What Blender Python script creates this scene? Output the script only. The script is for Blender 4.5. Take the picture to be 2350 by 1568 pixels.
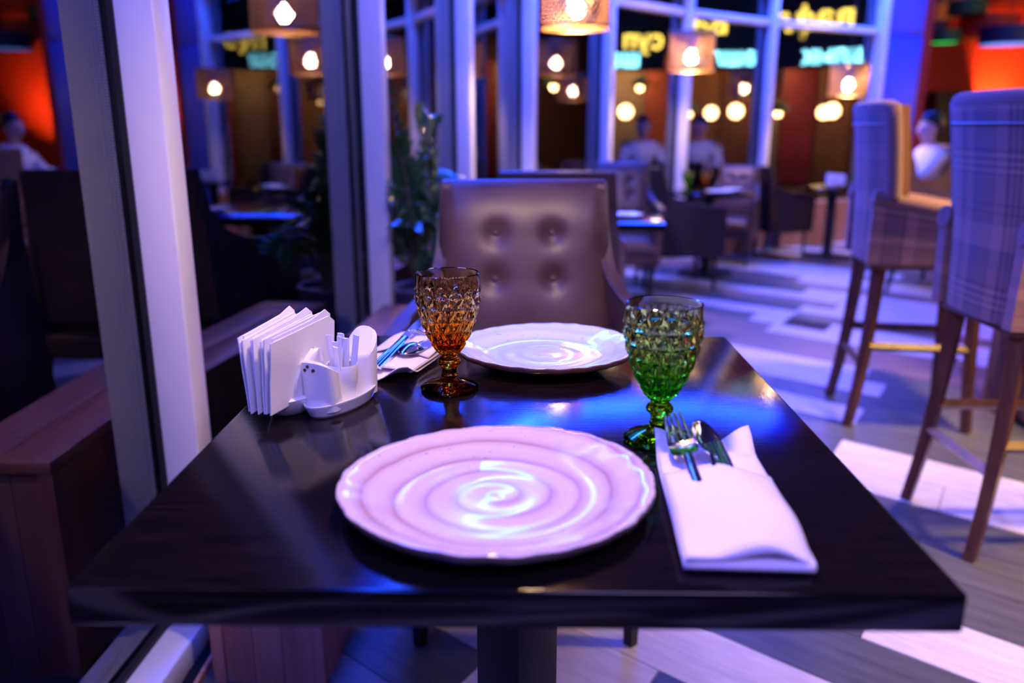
import bpy, bmesh, math, random
from mathutils import Vector, Matrix
random.seed(7)
R = math.radians
scene = bpy.context.scene
for o in list(bpy.data.objects): bpy.data.objects.remove(o)
C = scene.collection
PI = math.pi

# ------------------------------------------------------------------ camera
cam_d = bpy.data.cameras.new('camera'); cam = bpy.data.objects.new('camera', cam_d); C.objects.link(cam)
scene.camera = cam
cam_d.sensor_width = 36; cam_d.lens = 1890.6/2350*36; cam_d.clip_start = .02
CAM = Vector((.00844, -.56644, 1.0979)); YAW, PITCH = .01568, .2563
cam.location = CAM; cam.rotation_euler = (PI/2-PITCH, 0, YAW)
cam_d.dof.use_dof = True; cam_d.dof.focus_distance = 1.10; cam_d.dof.aperture_fstop = 2.3

# ------------------------------------------------------------------ world, exposure
w = bpy.data.worlds.new('night'); scene.world = w; w.use_nodes = True
bg = w.node_tree.nodes['Background']; bg.inputs[0].default_value = (.03, .05, .14, 1); bg.inputs[1].default_value = .12
vs = scene.view_settings; vs.view_transform = 'Standard'; vs.look = 'None'; vs.gamma = 1; vs.use_curve_mapping = False
vs.exposure = 0.3

def alight(name, loc, tgt, size, color, power, sy=None, spread=None):
    d = bpy.data.lights.new(name, 'AREA'); d.energy = power; d.color = color
    if sy: d.shape = 'RECTANGLE'; d.size = size; d.size_y = sy
    else: d.shape = 'DISK'; d.size = size
    if spread: d.spread = R(spread)
    o = bpy.data.objects.new(name, d); C.objects.link(o); o.location = loc
    o.rotation_euler = (Vector(tgt)-Vector(loc)).to_track_quat('-Z', 'Y').to_euler()
    return o
BLUE = (.01, .07, 1.0); VIOLET = (.46, .36, 1.0); WARM = (1.0, .62, .30)
# facade polygon: window posts, seen in plan
PP = [(-.93, -2.5), (-.80, -.42), (-.753, 1.024), (-.579, 2.446), (-.351, 3.74), (-.026, 4.811), (.561, 5.829), (1.267, 6.561), (2.142, 7.243), (3.387, 7.962)]
PP = [Vector((a, b, 0)) for a, b in PP]
for i in range(len(PP)-1):
    a, b = PP[i], PP[i+1]; e = (b-a).normalized(); n = Vector((e.y, -e.x, 0)); m = (a+b)/2+n*.20
    L = (b-a).length
    o = alight('blue_led_strip_light', (m.x, m.y, 2.40), (m.x+n.x*.5, m.y+n.y*.5, 0), .10, BLUE, (26 if i > 2 else 11)*L, L*.92)
    # align long side with the pane
    zax = -(Vector((n.x*.5, n.y*.5, -2.40))).normalized(); yax = e; xax = yax.cross(zax)
    o.rotation_euler = Matrix((xax, yax, zax)).transposed().to_euler()
alight('violet_fill_light', (.9, -1.6, 3.1), (.3, .6, .6), 1.6, VIOLET, 56, 1.2)  # unseen violet fill added behind the camera, no fixture built
alight('violet_hall_fill_light', (4.6, 2.6, 3.4), (2.6, 3.6, 0), 1.8, (.55, .40, 1.0), 62, 1.8)  # added violet fill for stools and floor, no panel in the hall

# ------------------------------------------------------------------ helpers
def setp(o, label=None, cat=None, group=None, kind=None):
    if label: o['label'] = label
    if cat: o['category'] = cat
    if group: o['group'] = group
    if kind: o['kind'] = kind
    return o
def thing(name, label=None, cat=None, loc=(0, 0, 0), rz=0, group=None, kind=None, scale=1):
    o = bpy.data.objects.new(name, None); C.objects.link(o); o.empty_display_size = .1
    o.location = loc; o.rotation_euler = (0, 0, rz); o.scale = (scale,)*3
    return setp(o, label, cat, group, kind)
def obj(name, me, mat=None, parent=None, loc=(0, 0, 0), rot=(0, 0, 0)):
    o = bpy.data.objects.new(name, me); C.objects.link(o); o.location = loc; o.rotation_euler = rot
    if mat is not None and len(me.materials) == 0: me.materials.append(mat)
    if parent is not None: o.parent = parent
    return o
def mk(name, v, f, smooth=False, uv=None):
    me = bpy.data.meshes.new(name); me.from_pydata([tuple(q) for q in v], [], f); me.validate()
    bm = bmesh.new(); bm.from_mesh(me); bmesh.ops.recalc_face_normals(bm, faces=bm.faces[:]); bm.to_mesh(me); bm.free()
    if uv:
        l = me.uv_layers.new(name='UVMap')
        for lp in me.loops: l.data[lp.index].uv = uv[lp.vertex_index]
    if smooth:
        for p_ in me.polygons: p_.use_smooth = True
        if smooth != 1: me.set_sharp_from_angle(angle=R(smooth))
    return me
def boxm(name, sx, sy, sz, bev=0, seg=2, c=(0, 0, 0)):
    bm = bmesh.new(); bmesh.ops.create_cube(bm, size=1)
    for v in bm.verts: v.co = Vector((v.co.x*sx+c[0], v.co.y*sy+c[1], v.co.z*sz+c[2]))
    if bev: bmesh.ops.bevel(bm, geom=bm.edges[:], offset=bev, segments=seg, affect='EDGES', profile=.5)
    me = bpy.data.meshes.new(name); bm.to_mesh(me); bm.free()
    if bev:
        for p_ in me.polygons: p_.use_smooth = True
        me.set_sharp_from_angle(angle=R(50))
    return me
def box(name, c, s, mat, parent=None, bev=0, rot=(0, 0, 0)):
    return obj(name, boxm(name, *s, bev), mat, parent, c, rot)
def lathe(prof, seg=48):
    v, f = [], []; n = len(prof)
    for i in range(seg):
        a = 2*PI*i/seg
        for r_, z in prof: v.append((r_*math.cos(a), r_*math.sin(a), z))
    for i in range(seg):
        j = (i+1) % seg
        for k in range(n-1): f.append((i*n+k, j*n+k, j*n+k+1, i*n+k+1))
    return v, f
def lathem(name, prof, seg=48, sharp=40):
    v, f = lathe(prof, seg); me = mk(name, v, f, sharp)
    bm = bmesh.new(); bm.from_mesh(me); bmesh.ops.remove_doubles(bm, verts=bm.verts[:], dist=1e-6)
    bmesh.ops.recalc_face_normals(bm, faces=bm.faces[:]); bm.to_mesh(me); bm.free()
    for p_ in me.polygons: p_.use_smooth = True
    me.set_sharp_from_angle(angle=R(sharp)); return me
def tubev(pts, rad, seg=8, flat=None):
    pts = [Vector(q) for q in pts]; v, f = [], []
    if not isinstance(rad, (list, tuple)): rad = [rad]*len(pts)
    up = Vector((0, 0, 1)); prev = None
    for i, q in enumerate(pts):
        t = (pts[min(i+1, len(pts)-1)]-pts[max(i-1, 0)]).normalized()
        if prev is None:
            a = t.cross(up) if abs(t.z) < .95 else t.cross(Vector((1, 0, 0)))
        else: a = prev-t*prev.dot(t)
        a.normalize(); prev = a; b = t.cross(a)
        for k in range(seg):
            an = 2*PI*k/seg; fl = flat if flat else 1
            v.append(q+a*math.cos(an)*rad[i]+b*math.sin(an)*rad[i]*fl)
    for i in range(len(pts)-1):
        for k in range(seg):
            k2 = (k+1) % seg; f.append((i*seg+k, i*seg+k2, (i+1)*seg+k2, (i+1)*seg+k))
    f.append(tuple(range(seg))[::-1]); f.append(tuple(range((len(pts)-1)*seg, len(pts)*seg)))
    return v, f
def tubem(name, pts, rad, seg=8, flat=None, sharp=60): return mk(name, *tubev(pts, rad, seg, flat), sharp)
def gridm(name, fn, nu, nv, smooth=1, closeu=False, uv=True):
    v, f, u = [], [], []
    for i in range(nu):
        for j in range(nv):
            a, b = i/(nu-1 if not closeu else nu), j/(nv-1); v.append(fn(a, b)); u.append((a, b))
    for i in range(nu if closeu else nu-1):
        for j in range(nv-1):
            k = (i+1) % nu; f.append((i*nv+j, k*nv+j, k*nv+j+1, i*nv+j+1))
    return mk(name, v, f, smooth, u if uv else None)
def slab(name, fn, th, nu, nv, smooth=50):
    """thick sheet: fn(u,v)->point, th(u,v)->offset vector"""
    v, f, u = [], [], []
    for s in (0, 1):
        for i in range(nu):
            for j in range(nv):
                a, b = i/(nu-1), j/(nv-1); p_ = Vector(fn(a, b)); v.append(p_+Vector(th(a, b))*s); u.append((a, b))
    N = nu*nv
    for i in range(nu-1):
        for j in range(nv-1):
            q = (i*nv+j, (i+1)*nv+j, (i+1)*nv+j+1, i*nv+j+1); f.append(q); f.append(tuple(x+N for x in q[::-1]))
    for i in range(nu-1):
        for j in (0, nv-1): f.append((i*nv+j, (i+1)*nv+j, (i+1)*nv+j+N, i*nv+j+N))
    for j in range(nv-1):
        for i in (0, nu-1): f.append((i*nv+j, i*nv+j+1, i*nv+j+1+N, i*nv+j+N))
    return mk(name, v, f, smooth, u)
def smoothstep(a, b, x):
    t = max(0, min(1, (x-a)/(b-a))); return t*t*(3-2*t)
def copy_tree(o, parent=None):
    c = o.copy(); C.objects.link(c); c.parent = parent
    for ch in list(o.children): copy_tree(ch, c)
    return c
def px(x, y, d):
    """point seen at photo pixel (x, y) at depth d along the lens axis (used to survey positions)"""
    f = Vector((-math.sin(YAW)*math.cos(PITCH), math.cos(YAW)*math.cos(PITCH), -math.sin(PITCH)))
    r = Vector((math.cos(YAW), math.sin(YAW), 0)); u = r.cross(f)
    return CAM+(f+r*((x-1175)/1890.6)+u*((784-y)/1890.6))*d

# ------------------------------------------------------------------ materials
def mat(name, col, rough=.5, metal=0, emit=None, es=0, trans=0, ior=1.45, coat=0, sheen=0, spec=.5, alpha=1):
    m = bpy.data.materials.new(name); m.use_nodes = True; b = m.node_tree.nodes['Principled BSDF']
    b.inputs['Base Color'].default_value = (*col, 1); b.inputs['Roughness'].default_value = rough; b.inputs['Metallic'].default_value = metal
    b.inputs['IOR'].default_value = ior; b.inputs['Transmission Weight'].default_value = trans; b.inputs['Coat Weight'].default_value = coat
    b.inputs['Sheen Weight'].default_value = sheen; b.inputs['Specular IOR Level'].default_value = spec; b.inputs['Alpha'].default_value = alpha
    if emit: b.inputs['Emission Color'].default_value = (*emit, 1); b.inputs['Emission Strength'].default_value = es
    return m
class NT:
    def __init__(s, m): s.m = m; s.t = m.node_tree; s.b = s.t.nodes.get('Principled BSDF')
    def n(s, ty, **k):
        x = s.t.nodes.new(ty)
        for a, v in k.items(): setattr(x, a, v)
        return x
    def l(s, a, b): s.t.links.new(a, b)
    def co(s, kind='Object', scale=(1, 1, 1), rot=(0, 0, 0), loc=(0, 0, 0)):
        c = s.n('ShaderNodeTexCoord'); mp = s.n('ShaderNodeMapping'); s.l(c.outputs[kind], mp.inputs[0])
        mp.inputs['Scale'].default_value = scale; mp.inputs['Rotation'].default_value = rot; mp.inputs['Location'].default_value = loc
        return mp.outputs[0]
    def noise(s, vec, scale=5, detail=4, rough=.5, dist=0):
        x = s.n('ShaderNodeTexNoise'); s.l(vec, x.inputs['Vector']); x.inputs['Scale'].default_value = scale
        x.inputs['Detail'].default_value = detail; x.inputs['Roughness'].default_value = rough; x.inputs['Distortion'].default_value = dist
        return x.outputs['Fac']
    def ramp(s, fac, stops, interp='LINEAR'):
        r = s.n('ShaderNodeValToRGB'); r.color_ramp.interpolation = interp; s.l(fac, r.inputs[0]); el = r.color_ramp.elements
        while len(el) < len(stops): el.new(.5)
        for e, (p_, c) in zip(el, stops): e.position = p_; e.color = (*c, 1) if len(c) == 3 else c
        return r.outputs[0]
    def bump(s, h, strength=.2, dist=.01):
        x = s.n('ShaderNodeBump'); s.l(h, x.inputs['Height']); x.inputs['Strength'].default_value = strength; x.inputs['Distance'].default_value = dist
        s.l(x.outputs[0], s.b.inputs['Normal']); return x
    def mix(s, fac, a, b, mode='MIX'):
        x = s.n('ShaderNodeMix', data_type='RGBA', blend_type=mode)
        for k, v in ((0, fac), (6, a), (7, b)):
            if isinstance(v, (int, float)): x.inputs[k].default_value = v
            elif isinstance(v, tuple): x.inputs[k].default_value = (*v, 1)
            else: s.l(v, x.inputs[k])
        return x.outputs[2]
    def math(s, op, a, b=0):
        x = s.n('ShaderNodeMath', operation=op)
        for k, v in ((0, a), (1, b)):
            if isinstance(v, (int, float)): x.inputs[k].default_value = v
            else: s.l(v, x.inputs[k])
        return x.outputs[0]
def woodmat(name, c1, c2, rough=.4, scale=(1, 1, 1), ring=6, coat=0, bump=.05, rnd=True):
    m = mat(name, c1, rough, coat=coat); k = NT(m); v = k.co('Object', scale)
    if rnd:
        oi = k.n('ShaderNodeObjectInfo'); add = k.n('ShaderNodeVectorMath', operation='ADD'); k.l(v, add.inputs[0])
        sc = k.n('ShaderNodeVectorMath', operation='SCALE'); sc.inputs[0].default_value = (7, 13, 5); k.l(oi.outputs['Random'], sc.inputs['Scale']); k.l(sc.outputs[0], add.inputs[1]); v = add.outputs[0]
    n1 = k.noise(v, ring, 6, .6, .6); n2 = k.noise(v, ring*6, 3, .6)
    f = k.math('ADD', k.math('MULTIPLY', n1, .7), k.math('MULTIPLY', n2, .3))
    k.l(k.ramp(f, [(.36, c2), (.5, tuple((a+b)/2 for a, b in zip(c1, c2))), (.62, c1)]), k.b.inputs['Base Color'])
    k.bump(n2, bump, .002); return m
M = {}
M['white_frame'] = mat('white_frame', (.78, .77, .76), .32)
M['gasket'] = mat('gasket', (.012, .012, .014), .6)
M['spacer'] = mat('spacer', (.35, .35, .36), .35, .8)
k = NT(M['spacer']); wv = k.n('ShaderNodeTexWave', bands_direction='Z'); wv.inputs['Scale'].default_value = 55; k.l(k.co('Object'), wv.inputs[0])
k.l(k.ramp(wv.outputs['Fac'], [(.35, (.12, .12, .13)), (.6, (.55, .54, .52))]), k.b.inputs['Base Color'])
def glass_pane(name, ior, tint=(.86, .92, .95)):
    m = bpy.data.materials.new(name); m.use_nodes = True; t = m.node_tree; t.nodes.clear()
    o = t.nodes.new('ShaderNodeOutputMaterial'); mx = t.nodes.new('ShaderNodeMixShader'); tr = t.nodes.new('ShaderNodeBsdfTransparent'); g = t.nodes.new('ShaderNodeBsdfGlossy'); fr = t.nodes.new('ShaderNodeFresnel')
    tr.inputs[0].default_value = (*tint, 1); g.inputs[0].default_value = (.95, .97, 1, 1); g.inputs['Roughness'].default_value = .012; fr.inputs[0].default_value = ior
    t.links.new(fr.outputs[0], mx.inputs[0]); t.links.new(tr.outputs[0], mx.inputs[1]); t.links.new(g.outputs[0], mx.inputs[2]); t.links.new(mx.outputs[0], o.inputs[0]); return m
M['pane'] = glass_pane('pane_glass', 2.1)
M['ledge_wood'] = woodmat('ledge_wood', (.55, .27, .17), (.34, .13, .09), .45, (1.0, .10, 1.0), 9, bump=.12)
M['ledge_end'] = woodmat('ledge_end', (.55, .28, .19), (.36, .14, .10), .45, (1.0, 1.0, .12), 10, bump=.12)
M['header'] = mat('header_paint', (.70, .70, .72), .7)
M['ceiling'] = mat('ceiling_paint', (.03, .028, .035), .8)
M['blue_led'] = mat('blue_led', (.02, .03, .2), .4, emit=(.003, .032, 1.0), es=17)
M['blue_led_dim'] = mat('blue_led_dim', (.02, .03, .2), .4, emit=(.003, .032, 1.0), es=6)
M['wall_dark'] = mat('wall_dark', (.07, .035, .025), .7)
M['asphalt'] = mat('asphalt', (.02, .03, .035), .8)
# table
m = M['table'] = mat('wenge_table', (.010, .006, .006), .12, spec=.45); k = NT(m)
v = k.co('Object', (1.2, 26, 26)); n1 = k.noise(v, 9, 6, .65, .2)
k.l(k.ramp(n1, [(.35, (.0025, .002, .002)), (.65, (.011, .006, .005))]), k.b.inputs['Base Color'])
k.l(k.math('ADD', k.math('MULTIPLY', n1, .10), .06), k.b.inputs['Roughness']); k.bump(n1, .10, .0008)
M['metal_black'] = mat('metal_black', (.012, .012, .014), .45, .3)
# leather
m = M['leather'] = mat('brown_leather', (.085, .045, .04), .40); k = NT(m)
v = k.co('Object'); vo = k.n('ShaderNodeTexVoronoi'); vo.inputs['Scale'].default_value = 420; k.l(v, vo.inputs['Vector']); n1 = k.noise(v, 9, 4)
k.l(k.ramp(n1, [(.3, (.060, .032, .028)), (.7, (.105, .060, .048))]), k.b.inputs['Base Color']); k.bump(vo.outputs['Distance'], .12, .0006)
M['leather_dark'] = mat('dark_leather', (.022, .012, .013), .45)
M['leg_dark'] = woodmat('leg_dark', (.02, .012, .010), (.008, .005, .005), .4, (8, 8, 1), 5)
# crockery
def plate_mat(name, base, line, rimc, turns, amp, speck, gloss=.12):
    m = mat(name, base, gloss, coat=.3); k = NT(m); c = k.n('ShaderNodeTexCoord'); sep = k.n('ShaderNodeSeparateXYZ'); k.l(c.outputs['Object'], sep.inputs[0])
    x, y, z = sep.outputs; r = k.math('SQRT', k.math('ADD', k.math('MULTIPLY', x, x), k.math('MULTIPLY', y, y)))
    an = k.math('DIVIDE', k.math('ARCTAN2', y, x), 2*PI); nz = k.noise(c.outputs['Object'], 9, 3)
    ph = k.math('SUBTRACT', k.math('ADD', k.math('MULTIPLY', r, turns), k.math('MULTIPLY', nz, .55)), an); fr = k.math('FRACT', ph)
    n2 = k.noise(c.outputs['Object'], 22, 4)
    col = k.ramp(fr, [(0, line), (.10, tuple((a*1+b)/2 for a, b in zip(line, base))), (.34, base), (.72, tuple(min(1, q*1.06) for q in base)), (.93, tuple((a+b*2)/3 for a, b in zip(line, base))), (1, line)])
    col = k.mix(k.math('MULTIPLY', n2, amp), col, base)
    sp = k.noise(c.outputs['Object'], 160, 2); spf = k.ramp(sp, [(.69, (0, 0, 0)), (.73, (speck,)*3)]); col = k.mix(spf, col, (.25, .16, .16))
    ed = k.noise(c.outputs['Object'], 70, 3); rr = k.math('ADD', r, k.math('MULTIPLY', k.math('SUBTRACT', ed, .5), .006))
    at = k.n('ShaderNodeAttribute'); at.attribute_name = 'rim'; rf = k.math('GREATER_THAN', k.math('ADD', at.outputs['Fac'], k.math('MULTIPLY', k.math('SUBTRACT', ed, .5), .9)), .62)
    col = k.mix(rf, col, rimc); k.l(col, k.b.inputs['Base Color'])
    b2 = k.math('ADD', k.math('MULTIPLY', fr, 1.0), k.math('MULTIPLY', k.noise(c.outputs['Object'], 60, 3), .5)); k.bump(b2, .012, .002); return m
M['plate_pink'] = plate_mat('plate_pink_glaze', (.66, .50, .47), (.40, .18, .155), (.10, .07, .06), 34, .35, .5)
M['plate_blue'] = plate_mat('plate_pale_glaze', (.58, .66, .65), (.46, .55, .55), (.16, .07, .04), 34, .6, .7, .08)
M['ceramic'] = mat('white_ceramic', (.82, .80, .76), .12, coat=.5)
M['hole'] = mat('shaker_hole', (.08, .02, .03), .6)
M['paper'] = mat('paper_napkin', (.86, .85, .86), .85); k = NT(M['paper']); k.bump(k.noise(k.co('Object'), 500, 2), .25, .001)
M['linen'] = mat('linen_napkin', (.84, .74, .76), .85, sheen=.3); k = NT(M['linen']); k.bump(k.noise(k.co('Object'), 700, 2), .3, .0008)
M['sachet'] = mat('sachet_film', (.9, .9, .9), .25, alpha=.85)
M['pick'] = mat('toothpick_wood', (.75, .55, .35), .6)
M['steel'] = mat('cutlery_steel', (.72, .72, .74), .09, 1)
def gobmat(name, stops, ior=1.48):
    m = bpy.data.materials.new(name); m.use_nodes = True; k = NT(m); k.t.nodes.clear(); o = k.n('ShaderNodeOutputMaterial'); g = k.n('ShaderNodeBsdfGlass')
    g.inputs['Roughness'].default_value = .015; g.inputs['IOR'].default_value = ior
    c = k.n('ShaderNodeTexCoord'); sep = k.n('ShaderNodeSeparateXYZ'); k.l(c.outputs['Object'], sep.inputs[0])
    f = k.math('DIVIDE', sep.outputs[2], .16); k.l(k.ramp(f, stops), g.inputs['Color']); k.l(g.outputs[0], o.inputs[0]); return m
M['amber'] = gobmat('amber_glass', [(.0, (.62, .30, .10)), (.3, (.95, .56, .06)), (.42, (.97, .52, .04)), (.55, (.96, .74, .36)), (.75, (.94, .82, .58)), (1, (.93, .84, .66))])
M['green'] = gobmat('green_glass', [(.0, (.50, .72, .10)), (.3, (.66, .90, .06)), (.40, (.30, .92, .10)), (.52, (.55, .90, .22)), (.68, (.84, .92, .50)), (1, (.90, .93, .70))])
# plaid
def plaid(name):
    m = mat(name, (.3, .2, .25), .9, sheen=.25); k = NT(m); c = k.n('ShaderNodeUVMap'); sep = k.n('ShaderNodeSeparateXYZ'); k.l(c.outputs[0], sep.inputs[0])
    A, B, D, E_ = (.33, .17, .135), (.16, .080, .070), (.05, .022, .028), (.20, .115, .12)
    st = [(0, A), (.10, E_), (.13, D), (.15, E_), (.18, D), (.20, E_), (.23, D), (.25, E_), (.28, D), (.31, A), (.42, B), (.58, (.10, .065, .075)), (.70, A), (.80, B), (.86, D), (.88, A)]
    cu = k.ramp(k.math('FRACT', k.math('MULTIPLY', sep.outputs[0], 1.25)), st, 'CONSTANT')
    st2 = [(0, B), (.08, D), (.10, A), (.13, D), (.15, A), (.18, D), (.21, A), (.24, D), (.27, B), (.40, (.10, .065, .075)), (.54, A), (.72, B), (.80, D), (.82, B), (.86, D), (.88, B)]
    cv = k.ramp(k.math('FRACT', k.math('MULTIPLY', sep.outputs[1], 1.6)), st2, 'CONSTANT')
    n1 = k.noise(k.co('Object'), 400, 2); col = k.mix(.5, cu, cv); k.l(k.mix(k.math('MULTIPLY', n1, .35), col, (.12, .09, .11)), k.b.inputs['Base Color'])
    k.bump(n1, .3, .001); return m
M['plaid'] = plaid('plaid_wool')
M['mauve'] = mat('mauve_velvet', (.15, .075, .072), .85, sheen=.35)
M['mustard'] = mat('mustard_velvet', (.42, .19, .03), .85, sheen=.3)
M['nail'] = mat('nailhead_brass', (.45, .36, .30), .3, 1)
M['stool_wood'] = woodmat('stool_wood', (.14, .055, .035), (.06, .022, .016), .35, (6, 6, 1), 4)
M['bar_bark'] = woodmat('bar_bark', (.30, .13, .06), (.06, .025, .012), .8, (1, 4, .6), 7, bump=.8)
M['bar_top'] = woodmat('bar_top', (.25, .12, .05), (.12, .05, .02), .3, (1, .2, 1), 8)
# floor
def plank(name, c1, c2): return woodmat(name, c1, c2, .38, (.9, 9, 1), 5, bump=.05)
M['plank_white'] = plank('plank_white', (.70, .68, .70), (.52, .50, .53)); M['plank_dark'] = plank('plank_dark', (.105, .115, .120), (.06, .066, .07)); M['plank_mid'] = plank('plank_brown', (.26, .19, .17), (.17, .12, .11))
# plant
M['leaf'] = mat('zz_leaf', (.035, .11, .025), .22, coat=.3); M['stem'] = mat('zz_stem', (.16, .17, .06), .5); M['pot'] = mat('plant_pot', (.06, .05, .10), .4); M['soil'] = mat('soil', (.02, .014, .01), .95)
# lamps
M['weave'] = mat('copper_weave', (.40, .19, .085), .38, .55); M['bulb'] = mat('bulb_glow', (1, .9, .7), .3, emit=(1, .66, .34), es=500); M['diff'] = mat('lamp_diffuser', (.9, .6, .3), .6, emit=(1.0, .42, .07), es=1.5)
M['cord'] = mat('lamp_cord', (.02, .02, .02), .5); M['brass'] = mat('brass', (.5, .35, .15), .3, 1)
M['bulb2'] = mat('bulb_glow_far', (1, .9, .7), .3, emit=(1, .60, .22), es=60)
# hall
M['panel_lit_blue'] = mat('panel_lit_blue', (.01, .05, .80), .5); M['blue_joint'] = mat('blue_joint', (.004, .012, .2), .6)  # white column panels, the blue LED light on them put into the base colour
M['red_wall'] = mat('red_wall', (.42, .010, .004), .6); M['cabinet_dark'] = mat('cabinet_dark', (.035, .02, .016), .5)
M['teal_glow'] = mat('teal_light', (.1, .4, .4), .4, emit=(.05, .55, .65), es=3)
def em(name, c, s): return mat(name, (.05, .05, .05), .5, emit=c, es=s)
M['neon_y'] = em('neon_yellow', (1, .68, .10), 14); M['neon_c'] = em('neon_cyan', (.25, .85, 1), 22); M['neon_w'] = em('neon_white', (.7, 1, .75), 14)
M['sign_board'] = mat('sign_board', (.01, .012, .02), .5)
M['drum_red'] = mat('drum_red', (.42, .02, .012), .6); M['drum_navy'] = mat('drum_navy', (.01, .015, .09), .6); M['drum_green'] = mat('drum_green', (.012, .06, .03), .6); M['drum_orange'] = mat('drum_orange', (.55, .20, .02), .6); M['drum_cream'] = mat('drum_cream', (.55, .42, .36), .7)
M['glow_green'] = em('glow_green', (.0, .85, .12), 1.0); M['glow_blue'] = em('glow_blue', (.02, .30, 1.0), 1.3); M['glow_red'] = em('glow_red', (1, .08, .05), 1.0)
M['skin'] = mat('skin', (.62, .36, .28), .5); M['shirt'] = mat('white_shirt', (.75, .73, .74), .8); M['hair'] = mat('black_hair', (.008, .007, .008), .4); M['trouser'] = mat('dark_trousers', (.02, .02, .03), .8); M['eye'] = mat('eye_dark', (.02, .01, .01), .2)

# ------------------------------------------------------------------ floor
U = Vector((.766, -.643, 0)); V = Vector((.522, .853, 0)); NN = Vector((.643, .766, 0)); PW = .196
floor = setp(obj('floor', boxm('floor', 19, 24, .10), M['wall_dark'], None, (3.4, 5.0, -.0625)), kind='structure')
def sb(P):                      # lattice coordinates of a floor point
    b = NN.dot(P); k_ = (b-.895)/PW; s = (P-V*(b/.989)).dot(U)/U.dot(U) if False else None
    q = P-V*(b/NN.dot(V)); return k_, q.dot(U)/U.length_squared
def fl(x, y):                   # floor point under a photo pixel
    d = px(x, y, 1)-CAM; return CAM+d*(-CAM.z/d.z)
def s_at(x, y): return sb(fl(x, y))[1]
rows = {}
sc, sd, se, sf, sg = s_at(1934, 1007), s_at(1985, 940), s_at(2033, 888), s_at(1767, 750), s_at(1816, 727)
s0 = s_at(1512, 1541); sj = s_at(1045, 1490)
rows[-1] = [(-9, s0, 'w'), (s0, s0+1.6, 'd')]; rows[0] = [(sj-1.5, sj, 'd'), (sj, sj+1.55, 'w'), (sj+1.55, sj+3, 'd')]
rows[1] = [(-.9, 1.0, 'd'), (1.0, 2.3, 'd')]; rows[2] = [(-.75, .1, 'd'), (.1, 1.4, 'w'), (1.4, 2.6, 'w')]; rows[3] = [(-1.6, -.2, 'd'), (-.2, 1.1, 'd'), (1.1, 2.4, 'd')]
rows[4] = [(-1.2, .15, 'd'), (.15, 1.5, 'd')]; rows[5] = [(-1.6, -.35, 'd'), (-.35, .95, 'd'), (.95, 2.2, 'd')]
rows[6] = [(sc-2.3, sc-1.0, 'd'), (sc-1.0, sc+.02, 'd'), (sc+.02, sc+.36, 'w'), (sc+.36, sc+1.7, 'w')]; rows[7] = [(sc-1.3, sc, 'd'), (sc, sc+1.3, 'w'), (sc+1.3, sc+2.5, 'd')]
rows[8] = [(-1.9, -.6, 'd'), (-.6, .7, 'd'), (.7, 2, 'd')]; rows[9] = [(sd-2.4, sd-1.3, 'd'), (sd-1.3, sd, 'w'), (sd, sd+1.3, 'd'), (sd+1.3, sd+2.6, 'w')]
rows[10] = [(-1.9, -.6, 'm'), (-.6, .75, 'd'), (.75, 2.1, 'w')]; rows[11] = [(se-2.3, se-1.05, 'd'), (se-1.05, se, 'w'), (se, se+1.3, 'd')]; rows[12] = [(se-2.0, se-.75, 'w'), (se-.75, se-.1, 'w'), (se-.1, se+1.2, 'd')]
rows[13] = [(-2.2, -1.0, 'd'), (-1.0, .3, 'm'), (.3, 1.6, 'm'), (1.6, 2.8, 'd')]; rows[14] = [(-2.4, -1.2, 'd'), (-1.2, .1, 'm'), (.1, 1.4, 'd')]; rows[15] = [(sf-2.4, sf-1.2, 'd'), (sf-1.2, sf, 'm'), (sf, sf+1.3, 'w'), (sf+1.3, sf+2.6, 'd')]
rows[16] = [(sg-1.4, sg-.2, 'd'), (sg-1.4+1.2, sg+.0, 'w'), (sg+.25, sg+1.5, 'w'), (sg+1.5, sg+2.7, 'd')]; rows[17] = [(sg-2.5, sg-1.2, 'd'), (sg-1.2, sg, 'w'), (sg, sg+1.3, 'd')]
def inside(P, mrg=.0):
    for i in range(len(PP)-1):
        a, b = PP[i], PP[i+1]; e = (b-a).normalized(); n = Vector((e.y, -e.x, 0))
        if (P-a).dot(n) < mrg and -3 < (P-a).dot(e) < (b-a).length+3 and a.y-.2 <= P.y <= b.y+.8: return False
    return True
pieces = []
for r_ in range(-14, 46):
    if r_ in rows: lst = rows[r_]; lo, hi = lst[0][0], lst[-1][1]
    else: lst = []; lo = hi = random.uniform(-1.2, 0)
    lst = list(lst)
    if r_ == -1: lst[0] = (s0-1.3, s0, 'w'); lo = s0-1.3
    while hi < 7: L = 1.28; lst.append((hi, hi+L, random.choices('wdm', (.42, .40, .18))[0])); hi += L
    while lo > -7: L = 1.28; lst.append((lo-L, lo, random.choices('wdm', (.42, .40, .18))[0])); lo -= L
    for s1, s2, c in lst: pieces.append((r_, s1, s2, c))
vis, rest = [], []
for r_, s1, s2, c in pieces:
    b = .895+r_*PW; mid = U*((s1+s2)/2)+V*((b+PW/2)/NN.dot(V))
    if not (-1.2 < mid.x < 11 and -3 < mid.y < 13): continue
    (vis if (inside(mid, -.5) and -1.0 < mid.x < 4.4 and .2 < mid.y < 8.4) else rest).append((r_, s1, s2, c))
vis.sort(key=lambda q: (U*((q[1]+q[2])/2)+V*(.895+q[0]*PW)).y); rest += vis[290:]; vis = vis[:290]
mcache = {}
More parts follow.
